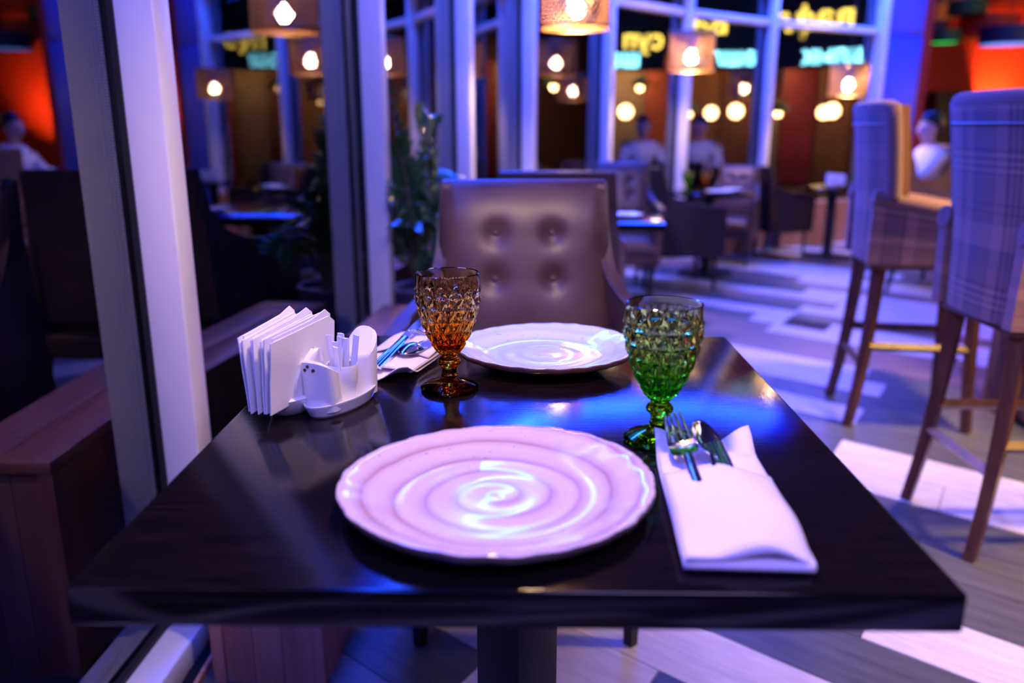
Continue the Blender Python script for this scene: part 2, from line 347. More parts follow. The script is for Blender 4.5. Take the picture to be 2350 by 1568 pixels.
def plank_geo(L):
    g = .0016; o = V*(PW/NN.dot(V)); ux = U.normalized()
    # local frame: x along plank, y across
    oy = o.dot(Vector((-ux.y, ux.x, 0))); ox = o.dot(ux); z0, z1 = -.0125, 0
    base = [(g, g*.9), (L-g, g*.9), (L-g+ox, oy-g*.9), (g+ox, oy-g*.9)]
    v = [(x, y, z0) for x, y in base]+[(x, y, z1) for x, y in base]
    return v, [(3, 2, 1, 0), (4, 5, 6, 7), (0, 1, 5, 4), (1, 2, 6, 5), (2, 3, 7, 6), (3, 0, 4, 7)]
cm = {'w': 'plank_white', 'd': 'plank_dark', 'm': 'plank_mid'}
ang = math.atan2(U.y, U.x)
for r_, s1, s2, c in vis:
    key = (round(s2-s1, 3), c)
    if key not in mcache:
        me = mk('plank', *plank_geo((s2-s1)*U.length)); me.materials.append(M[cm[c]]); mcache[key] = me
    q = U*s1+V*((.895+r_*PW)/NN.dot(V)); o = obj('plank', mcache[key], None, floor); o.matrix_parent_inverse = floor.matrix_world.inverted()
    o.location = (q.x-3.4, q.y-5.0, .0625); o.rotation_euler = (0, 0, ang); o.matrix_parent_inverse = Matrix()
v, f, mi = [], [], []
for r_, s1, s2, c in rest:
    pv, pf = plank_geo((s2-s1)*U.length); q = U*s1+V*((.895+r_*PW)/NN.dot(V)); rm = Matrix.Rotation(ang, 3, 'Z'); n0 = len(v)
    v += [rm @ Vector(a)+q-Vector((3.4, 5.0, -.0625)) for a in pv]; f += [tuple(i+n0 for i in t) for t in pf]; mi += ['wdm'.index(c)]*6
me = mk('far_planks', v, f)
for c in 'wdm': me.materials.append(M[cm[c]])
for p_, i in zip(me.polygons, mi): p_.material_index = i
setp(obj('far_planks', me, None, floor), kind='stuff')

# ------------------------------------------------------------------ facade windows
TZ = 1.98; HZ = 2.40
for i in range(len(PP)-1):
    a, b = PP[i].copy(), PP[i+1].copy(); HZ = 2.14 if i < 7 else (2.24 if i == 7 else 2.40)
    e = (b-a).normalized()
    L = (b-a).length; h = math.atan2(e.y, e.x); win = thing('window_%d' % (i+1), 'tall night window pane in white frame', None, a, h, kind='structure')
    # local x along pane, local -y towards the room
    gr = {2: R(.9)}.get(i, 0)
    box('post', (.030, -.045, HZ/2), (.058, .088, HZ), M['white_frame'], win, .004)
    box('gasket', (-.001, -.006, HZ/2), (.006, .013, HZ), M['gasket'], win)
    box('gasket', (.062, -.006, HZ/2), (.006, .013, HZ), M['gasket'], win)
    box('sill_rail', (L/2+.03, -.040, .035), (L-.06, .080, .07), M['white_frame'], win, .004)
    box('gasket', (L/2+.03, -.006, .0755), (L-.06, .013, .013), M['gasket'], win)
    box('transom', (L/2+.03, -.030, TZ), (L-.06, .058, .055), M['white_frame'], win, .004)
    box('spacer', (L-.02, .014, HZ/2), (.016, .012, HZ-.1), M['spacer'], win)
    for nm, z0, z1 in (('pane', .08, TZ-.027), ('pane', TZ+.027, HZ)):
        g = box(nm, (L/2+.015, .004, (z0+z1)/2), (L-.03, .008, z1-z0), M['pane'], win)
        if gr: g.rotation_euler = (0, 0, gr); g.location.y = .010
    box('header_panel', (L/2, -.05, (HZ+3.5)/2), (L+.02, .10, 3.5-HZ), M['header'], win)
    box('led_strip', (L/2, -.112, (HZ+2.94)/2), (L*.96, .024, 2.90-HZ), M['blue_led' if i > 2 else 'blue_led_dim'], win, .004)
setp(obj('ceiling', boxm('ceiling', 13, 18.5, .1), M['ceiling'], None, (4.7, 5.55, 3.55)), kind='structure')
setp(obj('ground', boxm('ground', 40, 40, .1), M['asphalt'], None, (-8, 12, -.30)), kind='structure')
# end post and column, its panels coloured as if under blue LED light
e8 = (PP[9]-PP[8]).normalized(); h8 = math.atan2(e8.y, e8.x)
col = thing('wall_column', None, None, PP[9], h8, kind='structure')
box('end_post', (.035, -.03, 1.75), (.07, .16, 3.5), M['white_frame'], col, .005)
box('panel', (.375, .06, .98), (.60, .22, 1.96), M['panel_lit_blue'], col, .006)
box('panel', (.375, .06, 2.74), (.60, .22, 1.52), M['panel_lit_blue'], col, .006)
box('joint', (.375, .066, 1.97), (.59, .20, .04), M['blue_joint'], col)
for nm, c, s, m_ in (('wall_south', (4.6, -2.6, 1.75), (11.2, .1, 3.5), 'wall_dark'), ('wall_east', (10.6, 6, 1.75), (.1, 17.2, 3.5), 'wall_dark'), ('wall_north', (7.3, 14.5, 1.75), (6.6, .1, 3.5), 'red_wall'), ('wall_hall', (4.05, 11.4, 1.75), (.1, 6.2, 3.5), 'red_wall')):
    setp(box(nm, c, s, M[m_]), kind='structure')
# ------------------------------------------------------------------ wooden ledges along the windows
def ledge(a, b, off, wd, h, label):
    a, b = Vector((*a, 0)), Vector((*b, 0)); e = (b-a).normalized(); L = (b-a).length; t = thing('window_ledge', label, 'ledge', a, math.atan2(e.y, e.x)-PI/2)
    # local y along the ledge, x across
    nb = 2; bw = wd/nb
    for j in range(nb): box('top_board', (off+bw*(j+.5), L/2, h-.0125), (bw-.002, L, .025), M['ledge_wood'], t, .002)
    box('trim', (off+.0125, .012, (h-.025)/2), (.025, .024, h-.025), M['ledge_end'], t); box('trim', (off+wd-.0125, .012, (h-.025)/2), (.025, .024, h-.025), M['ledge_end'], t)
    pw = (wd-.05)/3
    for j in range(3): box('end_board', (off+.025+pw*(j+.5), .014, (h-.025)/2), (pw-.0015, .016, h-.025), M['ledge_end'], t)
    n = max(2, int(L/.35)); sl = (L-.05)/n
    for j in range(n): box('side_board', (off+wd-.011, .025+sl*(j+.5), (h-.025)/2), (.016, sl-.002, h-.025), M['ledge_end'], t)
    box('back_board', (off+.008, L/2, (h-.025)/2), (.016, L-.05, h-.026), M['ledge_end'], t)
    return t
ledge((-.62, .872), (-.50, 2.33), 0, .232, .475, 'low wooden ledge boxed in beside the table set with two plates')
e5 = (PP[7]-PP[6]).normalized(); e6 = (PP[8]-PP[7]).normalized(); e7 = (PP[9]-PP[8]).normalized()
def offp(P, e, al, o): n = Vector((e.y, -e.x, 0)); q = P+e*al+n*o; return (q.x, q.y)
ledge(offp(PP[7], e6, .12, .09), offp(PP[8], e6, -.05, .09), 0, .13, .40, 'wooden ledge at the window behind the round table')
ledge(offp(PP[8], e7, .12, .09), offp(PP[9], e7, -.15, .09), 0, .16, .40, 'wooden ledge at the window nearest the blue column')
ledge(offp(PP[3], (PP[4]-PP[3]).normalized(), .45, .10), offp(PP[4], (PP[4]-PP[3]).normalized(), -.02, .10), 0, .2, .475, 'wooden ledge under the window beside the potted plant')
gr = thing('floor_grille', 'dark ribbed heating grille between the near ledge and the window', 'grille', (-.675, .25, 0))
box('grille_frame', (-.028, .55, .010), (.008, 1.1, .02), M['ledge_end'], gr); box('grille_frame', (.028, .55, .010), (.008, 1.1, .02), M['ledge_end'], gr)
for j in range(7): box('slat', (-.021+.007*j, .55, .008), (.0035, 1.08, .016), M['metal_black'], gr)

# ------------------------------------------------------------------ tables
def table(label, loc, sx, sy, h, th, rz=0, name='dining_table'):
    t = thing(name, label, 'table', loc, rz)
    box('tabletop', (0, 0, h-th/2), (sx, sy, th), M['table'], t, .003)
    s = .078
    box('column', (0, 0, (h-th)/2+.01), (s, s, h-th-.02), M['metal_black'], t, .004, (0, 0, PI/4))
    box('base_plate', (0, 0, .009), (min(.42, sx*.62), .42, .018), M['metal_black'], t, .004); box('mount_plate', (0, 0, h-th-.004), (.3, .3, .008), M['metal_black'], t)
    return t
table('dark wooden table laid with a pink plate and a pale plate', (0, .40, 0), .70, .80, .75, .034)
TB = .75
p2 = Vector((.30, 3.28, 0)); table('dark wooden table with a small white plate behind the two chair backs', p2, .66, .72, .70, .034, R(-5))
def round_table(label, loc, r, h):
    t = thing('round_table', label, 'table', loc)
    obj('tabletop', lathem('round_top', [(0, h), (r-.006, h), (r, h-.006), (r, h-.026), (r-.006, h-.03), (0, h-.03)], 48), M['table'], t)
    obj('column', lathem('round_col', [(0, .02), (.05, .02), (.04, .06), (.04, h-.06), (.08, h-.03), (0, h-.03)], 20), M['metal_black'], t); obj('base_plate', lathem('round_base', [(0, .02), (.2, .02), (.21, .01), (.21, 0), (0, 0)], 32), M['metal_black'], t)
RT = px(1630, 437, 6.15); RT.z = 0; round_table('round dark table by the window with plates and glasses', RT, .31, .625)
T4 = px(1912, 430, 6.95); T4.z = 0; round_table('round dark table with a white napkin stand before the blue column', T4, .27, .60)

# ------------------------------------------------------------------ leather armchair (faces local -y)
def wing_top(t):       # t 0 back .. 1 front : height of the side panel's upper edge
    return .955-.262*(1-math.exp(-t/.135))-.03*t
def make_armchair(label, lm):
    t = thing('armchair', label, 'armchair')
    def back(u, v):    # front face of the backrest with tufting
        x = (u-.5); z = .40+.555*v; wv = .395+.10*(1-v)**1.6
        y = -.02+.09*(1-v)-.09+.5*x*x*.25*0
        y = .0-.075*(1-v)-.045*math.exp(-((v-.35)/.5)**2)*(1-(2*x)**4)
        for bx, bz in ((-.165, .79), (.165, .79), (-.165, .60), (.165, .60)):
            d2 = ((x-bx)*wv)**2+((v-bz)*.555)**2; y += .015*math.exp(-d2/.0005)+.006*math.exp(-d2/.0035)
        y += .016*max(0, (abs(2*x)-.80)/.20)**2+.030*max(0, (v-.80)/.20)**2.2
        return (x*wv, y, z)
    bk = obj('backrest', slab('backrest', back, lambda u, v: (0, .075+.07*0-back(u, v)[1]-.065*(1-v), 0), 41, 45, 70), lm, t)
    for bx, bz in ((-.165, .79), (.165, .79), (-.165, .60), (.165, .60)):
        q = back(bx+.5, bz); o = obj('button', lathem('button', [(0, .006), (.006, .005), (.0095, .001), (.008, -.004), (0, -.004)], 14), lm, t, (q[0], q[1]-.001, q[2]), (PI/2, 0, 0))
    for s in (-1, 1):
        def side(u, v, s=s):
            y = .05-.52*u; zt = wing_top(u); z = .27+(zt-.27)*v
            x = .176+.050*smoothstep(.06, .55, u)+.035*u*(.3+.7*v)+.046*(1-v)*(1-u)
            return (s*x, y, z)
        def th(u, v, s=s): return (s*(.024+.020*u), 0, 0)
        obj('armrest_panel', slab('armrest_panel', side, th, 30, 14, 60), lm, t)
        pts = [Vector(side(i/24, 1))+Vector((0, 0, .001)) for i in range(25)]; obj('piping', tubem('piping', pts, .004, 6), lm, t)
    pts = [(x/20*.385-.1925, .045, .938) for x in range(21)]; obj('top_roll', tubem('top_roll', pts, .024, 14), lm, t)
    def seat(u, v):
        x = (u-.5)*.47*(1.0+.06*(1-v)); y = -.47+.44*v; d = min(u, 1-u, v, 1-v); z = .455-.05*max(0, .10-d)/.10*max(0, .10-d)/.10+.012*math.sin(PI*u)*math.sin(PI*v); return (x, y, z)
    obj('seat_cushion', slab('seat_cushion', seat, lambda u, v: (0, 0, .36-seat(u, v)[2]), 21, 21, 50), lm, t)
    box('seat_base', (0, -.20, .315), (.50, .50, .09), lm, t, .01)
    for x, y, dx, dy in ((-.225, -.42, 0, 0), (.225, -.42, 0, 0), (-.20, .06, 0, .05), (.20, .06, 0, .05)):
        obj('leg', tubem('leg', [(x, y, .29), (x, y+dy*.4, .15), (x, y+dy, 0)], [.024, .020, .015], 4), M['leg_dark'], t)
    return t
ch = make_armchair('brown leather armchair with four tufting buttons facing the laid table', M['leather'])
def chair(label, x, y, rz, s=1, group=None):
    c = copy_tree(ch); c['label'] = label; c.location = (x, y, 0); c.rotation_euler = (0, 0, R(rz)); c.scale = (s, s, s)
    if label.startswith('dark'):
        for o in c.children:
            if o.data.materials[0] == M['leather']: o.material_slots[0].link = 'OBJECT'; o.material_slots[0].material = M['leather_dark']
    return c
ch.location = (.006, 1.43, 0); ch.rotation_euler = (0, 0, R(1.0)); ch.scale = (1.02, 1.0, 1.01)
chair('brown leather armchair standing back to back with the tufted one', .115, 2.30, 181, .99)
q = px(1425, 440, 5.5); chair('brown leather armchair facing the table with the small white plate', q.x, q.y, -6, .90)
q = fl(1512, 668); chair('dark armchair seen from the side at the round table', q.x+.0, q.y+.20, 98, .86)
q = px(1692, 440, 6.88); chair('brown leather armchair behind the round table by the window', q.x, q.y, -28, .81)
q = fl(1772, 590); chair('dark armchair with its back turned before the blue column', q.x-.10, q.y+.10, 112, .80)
# mustard armchairs further in
MU = {}
mc = make_armchair('mustard velvet armchair standing in front of the seated person', M['mustard']); q = px(2062, 400, 5.6); mc.location = (q.x, q.y, 0); mc.rotation_euler = (0, 0, R(97)); mc.scale = (.98,)*3
mc2 = copy_tree(mc); mc2['label'] = 'mustard velvet armchair in which the person sits'; mc2.location = (3.55, 6.66, 0); mc2.rotation_euler = (0, 0, R(-90))

# ------------------------------------------------------------------ bar stools (face local +x)
def make_stool(label):
    t = thing('bar_stool', label, 'stool')
    def backc(u, v, x0=-.215):
        y = (u-.5)*(.46-.06*(1-v)); x = x0+.20*(2*abs(u-.5))**2.6*.22-.05*(v-.3)*.8+.012*math.sin(PI*v); z = .60+.52*v; return (x, y, z)
    obj('back_panel', slab('back_panel', backc, lambda u, v: (.045, 0, 0), 25, 24, 50), M['plaid'], t)
    def inner(u, v): q = backc(-.01+1.02*u, .30+.70*v); return (q[0]+.072+.016*math.sin(PI*u)**.3*math.sin(PI*v)**.3, q[1], q[2]+.012*v)
    obj('back_pad', slab('back_pad', inner, lambda u, v: (-.042, 0, 0), 21, 18, 50), M['mustard'], t)
    edge = [Vector(backc(0, j/18))+Vector((.024, 0, 0)) for j in range(8, 19)]+[Vector(backc(i/20, 1))+Vector((.024, 0, .004)) for i in range(1, 20)]+[Vector(backc(1, 1-j/18))+Vector((.024, 0, 0)) for j in range(0, 11)]
    obj('edge_roll', tubem('edge_roll', edge, .026, 12), M['mauve'], t)
    v, f = [], []
    for i in range(70):
        u = i/69; q = Vector(backc(u*.98+.01, .905))+Vector((-.003, 0, 0)); n0 = len(v); r_ = .0035
        v += [q+Vector((-r_, 0, 0)), q+Vector((0, r_, 0)), q+Vector((0, 0, r_)), q+Vector((0, -r_, 0)), q+Vector((0, 0, -r_))]; f += [(n0, n0+1, n0+2), (n0, n0+2, n0+3), (n0, n0+3, n0+4), (n0, n0+4, n0+1)]
    setp(obj('nailheads', mk('nailheads', v, f, 1), M['nail'], t), kind='stuff')
    for s in (-1, 1):
        def side(u, v, s=s):
            x = -.20+.44*u; zt = .825-.075*u; z = .60+(zt-.60)*v; return (x, s*(.200+.012*v+.012*math.sin(PI*u)), z)
        obj('side_panel', slab('side_panel', side, lambda u, v, s=s: (0, -s*.04, 0), 16, 8, 50), M['plaid'], t)
        pts = [Vector(side(i/14, 1))+Vector((0, -s*.02, .004)) for i in range(15)]; obj('arm_roll', tubem('arm_roll', pts, .031, 10), M['mauve'], t)
        v, f = [], []
        for i in range(46):
            q = Vector(side(i/45, .86))+Vector((0, s*.003, 0)); n0 = len(v); r_ = .0035
            v += [q+Vector((0, s*r_, 0)), q+Vector((r_, 0, 0)), q+Vector((0, 0, r_)), q+Vector((-r_, 0, 0)), q+Vector((0, 0, -r_))]; f += [(n0, n0+1, n0+2), (n0, n0+2, n0+3), (n0, n0+3, n0+4), (n0, n0+4, n0+1)]
        setp(obj('nailheads', mk('nailheads', v, f, 1), M['nail'], t), kind='stuff')
    def seat(u, v):
        x = -.15+.40*u; y = (v-.5)*.36; d = min(u, 1-u, v, 1-v); return (x, y, .765-.03*(max(0, .12-d)/.12)**2)
    obj('seat_cushion', slab('seat_cushion', seat, lambda u, v: (0, 0, .64-seat(u, v)[2]), 17, 17, 50), M['mustard'], t)
    box('seat_rail', (.02, 0, .605), (.40, .36, .05), M['stool_wood'], t, .006)
    feet = {}
    for a in (-1, 1):
        for b in (-1, 1):
            top = Vector((.02+a*.165, b*.150, .60)); ft = Vector((.02+a*(.225 if a < 0 else .19), b*.185, 0)); pts = []
            for i in range(9):
                s_ = i/8; q = top.lerp(ft, s_); bow = .030*(s_**3-s_)*(1 if a < 0 else .3); q.x += -a*bow*-1; pts.append(q)
            feet[(a, b)] = pts; obj('leg', tubem('leg', pts, [.027-.007*i/8 for i in range(9)], 4), M['stool_wood'], t)
    def rail(k1, k2, i):
        obj('stretcher', tubem('stretcher', [feet[k1][i], feet[k2][i]], .016, 4), M['stool_wood'], t)
    rail((-1, -1), (1, -1), 4); rail((-1, 1), (1, 1), 4); rail((1, -1), (1, 1), 5); rail((-1, -1), (-1, 1), 5)
    return t
s1 = make_stool('plaid bar stool with mauve edge beside the laid table')
fa, fb = fl(2215, 1278), fl(2085, 1150)
def place_stool(o, fa, fb):     # back legs' feet stand on fa (near) and fb (far)
    d = (fb-fa); rz = math.atan2(d.y, d.x)-PI/2; mid = (fa+fb)/2; k_ = d.length/.37
    o.rotation_euler = (0, 0, rz); q = Matrix.Rotation(rz, 3, 'Z') @ Vector((-.205, 0, 0)); o.location = (mid.x-q.x, mid.y-q.y, 0); o.scale = (1, 1, 1.03)
place_stool(s1, fa, fb)
s2 = copy_tree(s1); s2['label'] = 'plaid bar stool with lit mustard seat farther along the bar'; place_stool(s2, fl(1942, 975), fl(1903, 908))

# bar counter
bar = thing('bar_counter', 'rustic bar counter with bark front that the plaid stools face', 'bar counter', (1.86, 1.45, 0))
box('bar_top', (.30, 0, 1.03), (.62, 2.5, .05), M['bar_top'], bar, .006); box('bar_body', (.32, 0, .50), (.50, 2.4, 1.0), M['cabinet_dark'], bar)
for j in range(12):
    w_ = .19; me = boxm('bark_slab', .05+.02*(j % 3)*.5, w_-.008, .96, .012); obj('bark_slab', me, M['bar_bark'], bar, (.05-.004*(j % 3), -1.1+.2*j, .50), (0, R((j % 4-1.5)*.6), 0))
for y_ in (.9, 2.1):
    alight('bar_lamp_light', (1.80, y_, 1.95), (1.52, y_+.25, .6), .2, (1.0, .60, .15), 12, spread=75)

# ------------------------------------------------------------------ plates
def plate(name, label, loc, r, mt, h, wob, edge=.55):
    ns, nr = 96, 26; prof = []
    for j in range(nr):                       # top, from centre to rim
        s = j/(nr-1); z = .006+h*smoothstep(.55, 1.05, s)*1.0+.0003*math.sin(s*26)*(s < .9); prof.append((s, z, 0))
    prof.append((1.004, .006+h*.965-.001, 1.0)); prof.append((.998, .006+h*.93-.006, 1.0)); prof.append((.95, .006+h*.72-.006, 1.0)); prof.append((.62, .0025, .9)); prof.append((.6, 0, .9)); prof.append((.56, 0, .9)); prof.append((.55, .002, .9)); prof.append((.0, .002, .9))
    v, f, at = [], [], []; n = len(prof)
    for i in range(ns):
        a = 2*PI*i/ns; wr = 1+wob*(.6*math.sin(2*a+.7)+.35*math.sin(3*a+1.9)+.10*math.sin(17*a)+.08*math.sin(29*a+1)); wz = wob*.12*math.sin(2*a+.4)+.0005*math.sin(23*a)
        for j, (s, z, q) in enumerate(prof):
            e = s*s; rr = r*s*(1+(wr-1)*e); v.append((rr*math.cos(a), rr*math.sin(a), z+wz*e*(1 if s > .6 else 0)*smoothstep(.6, 1, s))); at.append(q if q else edge*smoothstep(.965, 1.0, s))
    for i in range(ns):
        k_ = (i+1) % ns
        for j in range(n-1): f.append((i*n+j, k_*n+j, k_*n+j+1, i*n+j+1))
    me = mk(name, v, f, 1); A = me.attributes.new('rim', 'FLOAT', 'POINT')
    for i, q in enumerate(at): A.data[i].value = q
    o = obj(name, me, mt, None, loc); return setp(o, label, 'plate')
plate('dinner_plate', 'pink spiral-glazed plate with rough dark rim', (-.018, .156, TB), .147, M['plate_pink'], .019, .02, .62)
plate('dinner_plate', 'pale blue-grey glazed plate with brown rim', (.040, .662, TB), .139, M['plate_blue'], .018, .012, .85)

# ------------------------------------------------------------------ goblets
def goblet(label, loc, mt, rz):
    H = .160; outer = [(0.0, .0), (.036, .0), (.0392, .0015), (.0395, .003), (.036, .0062), (.026, .0098), (.015, .0130), (.0105, .0165), (.0112, .0185), (.0112, .0215), (.0098, .0235), (.0098, .030), (.0112, .0325), (.0150, .0360), (.0158, .0395), (.0140, .0430), (.0108, .0455), (.0104, .0475), (.0130, .0500)]
    def bowlr(z):
        t = (z-.050)/(H-.050); return .0132+.0306*math.sin(min(1, t*1.22+.0)*PI/2)**.82-.0015*max(0, t-.75)/.25
    ns = 168; PITCH_ = .0168; rst = PITCH_/6; prof = [(r_, z, None) for r_, z in outer]; rowsN = int((.147-.050)/rst); j0 = len(prof)
    for j in range(1, rowsN+1): z = .050+rst*j; prof.append((bowlr(z), z, j))
    for z in (.1495, .153, .1565, H): prof.append((bowlr(z), z, None))
    prof.append((bowlr(H)-.0012, H+.0008, None)); prof.append((bowlr(H)-.0026, H, None))
    for j in range(1, 26): z = H-(H-.0555)*j/26; prof.append((max(.002, bowlr(z)-.0030), z, None))
    prof.append((0, .0550, None)); v, f = [], []; n = len(prof)
    for i in range(ns):
        a = 2*PI*i/ns
        for r_, z, k_ in prof:
            d = 0
            if k_ is not None:
                uu = i/12; vv = k_/6                      # triangular lattice of pyramids
                c1 = abs((vv % 1)-.5)*2; c2 = abs(((uu+vv*.5) % 1)-.5)*2; c3 = abs(((uu-vv*.5) % 1)-.5)*2
                e = max(c1, c2, c3); d = (.0036*(1-e)-.0008)*smoothstep(rowsN+.5, rowsN-3, k_)*smoothstep(0, 4, k_)
            v.append(((r_+d)*math.cos(a), (r_+d)*math.sin(a), z))
    for i in range(ns):
        k2 = (i+1) % ns
        for j in range(n-1):
            A_, B_, C_, D_ = i*n+j, k2*n+j, k2*n+j+1, i*n+j+1
            if prof[j][2] is not None and prof[j+1][2] is not None:
                kk = prof[j][2]
                if (i-kk) % 12 == 0 or ((i+kk+1) % 12 != 0 and (i-kk) % 12 < 6): f += [(A_, B_, C_), (A_, C_, D_)]
                else: f += [(A_, B_, D_), (B_, C_, D_)]
            else: f.append((A_, B_, C_, D_))
    me = mk('goblet', v, f); bm = bmesh.new(); bm.from_mesh(me); bmesh.ops.remove_doubles(bm, verts=bm.verts[:], dist=1e-6); bmesh.ops.recalc_face_normals(bm, faces=bm.faces[:]); bm.to_mesh(me); bm.free()
    for p_ in me.polygons: p_.use_smooth = True
    me.set_sharp_from_angle(angle=R(14)); o = obj('goblet', me, mt, None, loc, (0, 0, rz)); return setp(o, label, 'goblet')
goblet('amber pressed-glass goblet beside the pale plate', (-.0935, .505, TB+.0003), M['amber'], .1)
goblet('green pressed-glass goblet behind the folded linen napkin', (.1615, .318, TB+.0003), M['green'], .3)

# ------------------------------------------------------------------ napkin stand with paper napkins
HX, HY = -.284, .424; hd = R(-16)                 # stand's long direction (local y) turned to the right
hold = thing('napkin_holder', 'white ceramic napkin stand with petal-shaped cheeks', 'napkin holder', (HX, HY, TB), hd)
obj('base', lathem('holder_base', [(0, 0), (.026, 0), (.030, .003), (.040, .016), (.043, .024), (.040, .026), (0, .022)], 40), M['ceramic'], hold).scale = (.86, 1.28, 1)
for s in (-1, 1):
    def petal(u, v, s=s):
        w_ = .037*math.sin(PI*min(1, v*.62+.20))**.8*math.sqrt(max(.02, 1-v**3))
        y = (u-.5)*2*w_; x = s*(.027+.005*v-.006*(2*abs(u-.5))**2+.006*v*v); return (x, y+.004, .008+.072*v)
    obj('cheek', slab('cheek', petal, lambda u, v, s=s: (-s*.006, 0, 0), 19, 19, 60), M['ceramic'], hold)
NPK = 11
for i in range(NPK):
    o_ = (i-(NPK-1)/2)*.0046; fan = (i-(NPK-1)/2)*R(1.9)
    def sheet(u, v, i=i, o_=o_):
        y = -.074+.128*u; z = .022+.086*v+.008*u*v; jag = .006*math.sin(i*2.3); wave = .0012*math.sin(3*u+i*.6)+.0005*math.sin(9*v+2*i)
        return (o_*(.88+.32*v)+wave*.6+(u-.5)*math.sin(fan)*.05*(1), y+jag*(1-u), z+.002*math.sin(i*1.7)*v-.004*(1-u)*(1-v)+(.006 if (i % 4 == 1) else 0)*v*smoothstep(.6, 1, u)-.010*v*smoothstep(.88, 1, u)**2)
    me = slab('paper_napkin', sheet, lambda u, v: (.0013, 0, 0), 12, 10, 40); o = obj('paper_napkin', me, M['paper'], None, (HX, HY, TB), (0, 0, hd))
    setp(o, 'white folded paper napkin standing in the ceramic stand', 'napkin', 'paper napkins in the ceramic stand')

# cruet tray with shakers
TX, TY = -.2255, .437; td = R(-23.5)
tray = setp(obj('cruet_tray', lathem('cruet_tray', [(0, .003), (.70, .003), (.76, .000), (.86, .000), (.90, .004), (1.0, .016), (1.0, .0175), (.97, .0178), (.90, .009), (.86, .0075), (0, .0075)], 56), M['ceramic'], None, (TX, TY, TB), (0, 0, td)), 'white ceramic oval tray holding two shakers and a toothpick cup', 'tray')
for v_ in tray.data.vertices: v_.co.x *= .030; v_.co.y *= .068
def wedge(name, y0, y1, z_lo, z_hi, outer):
    """shaker: oval wedge, upper rim slants up towards its outer end"""
    ns, nz = 36, 12; v, f = [], []; yc = (y0+y1)/2; hy = abs(y1-y0)/2
    for j in range(nz+1):
        for i in range(ns):
            a = 2*PI*i/ns; c, s = math.cos(a), math.sin(a); sg = lambda q, e: math.copysign(abs(q)**e, q)
            x = .0235*sg(c, .75); y = hy*sg(s, .8); t = j/nz; hz = z_lo+(z_hi-z_lo)*((y*outer/hy+1)/2)**1.4; tap = 1-.06*t; v.append((x*tap, yc+y*tap+outer*.006*t, .0075+hz*t))
    for j in range(nz):
        for i in range(ns): k2 = (i+1) % ns; f.append((j*ns+i, j*ns+k2, (j+1)*ns+k2, (j+1)*ns+i))
    f.append(tuple(range(ns))[::-1]); top = nz*ns; n0 = len(v)
    for i in range(ns): q = Vector(v[top+i]); v.append((q.x*.86, yc+outer*.006+(q.y-yc-outer*.006)*.86, q.z+.0022))
    for i in range(ns): k2 = (i+1) % ns; f.append((top+i, top+k2, n0+k2, n0+i))
    f.append(tuple(range(n0, n0+ns))); return mk(name, v, f, 45)
sh = obj('salt_shaker', wedge('salt_shaker', -.056, -.016, .044, .064, -1), M['ceramic'], None, (TX, TY, TB), (0, 0, td)); setp(sh, 'white ceramic shaker with three dark holes on the oval tray', 'shaker')
for x_, y_, z_ in ((-.004, -.0606, .0665), (.004, -.0606, .0625), (-.009, -.0596, .0615)): obj('hole', lathem('hole', [(0, .0014), (.0020, .0009), (.0023, -.003), (0, -.003)], 10), M['hole'], sh, (x_, y_, z_), (PI/2, 0, 0))
sp = obj('pepper_shaker', wedge('pepper_shaker', .024, .056, .050, .082, 1), M['ceramic'], None, (TX, TY, TB), (0, 0, td)); setp(sp, 'tall white ceramic shaker at the far end of the oval tray', 'shaker')
cup = obj('toothpick_cup', lathem('toothpick_cup', [(0, 0), (.0165, 0), (.018, .002), (.0195, .046), (.0190, .0475), (.0175, .046), (.016, .004), (0, .004)], 36), M['ceramic'], None, (TX, TY, TB), (0, 0, td)); setp(cup, 'small white ceramic cup holding wrapped toothpicks', 'cup')
for v_ in cup.data.vertices: v_.co.z += .0075; v_.co.y += .003; v_.co.x *= 1.08
for i in range(12):
    a = i*2.4; r_ = .003+.0085*(i/12)**.5; le = .076+.006*math.sin(i*1.7)
    def sac(u, v, i=i): return ((u-.5)*.0095, .0008*math.sin(PI*u)*math.sin(PI*min(1, v*1.05)), v*le)
    o = obj('toothpick_sachet', slab('toothpick_sachet', sac, lambda u, v: (0, -.0010-.0010*math.sin(PI*u), 0), 5, 8, 60), M['sachet'])
    lx, ly = r_*math.cos(a), r_*math.sin(a)+.003; rm = Matrix.Rotation(td, 3, 'Z') @ Vector((lx, ly, 0)); o.location = (TX+rm.x, TY+rm.y, TB+.0125)
    o.rotation_euler = (R(-9)*math.sin(a)*(r_/.011), R(9)*math.cos(a)*(r_/.011), td+a*1.3); setp(o, 'clear paper-wrapped toothpick standing in the small ceramic cup', 'toothpick', 'wrapped toothpicks in the cup')
    obj('pick', tubem('pick', [(0, -.0004, .002), (0, -.0004, le-.008)], .0009, 6), M['pick'], o)

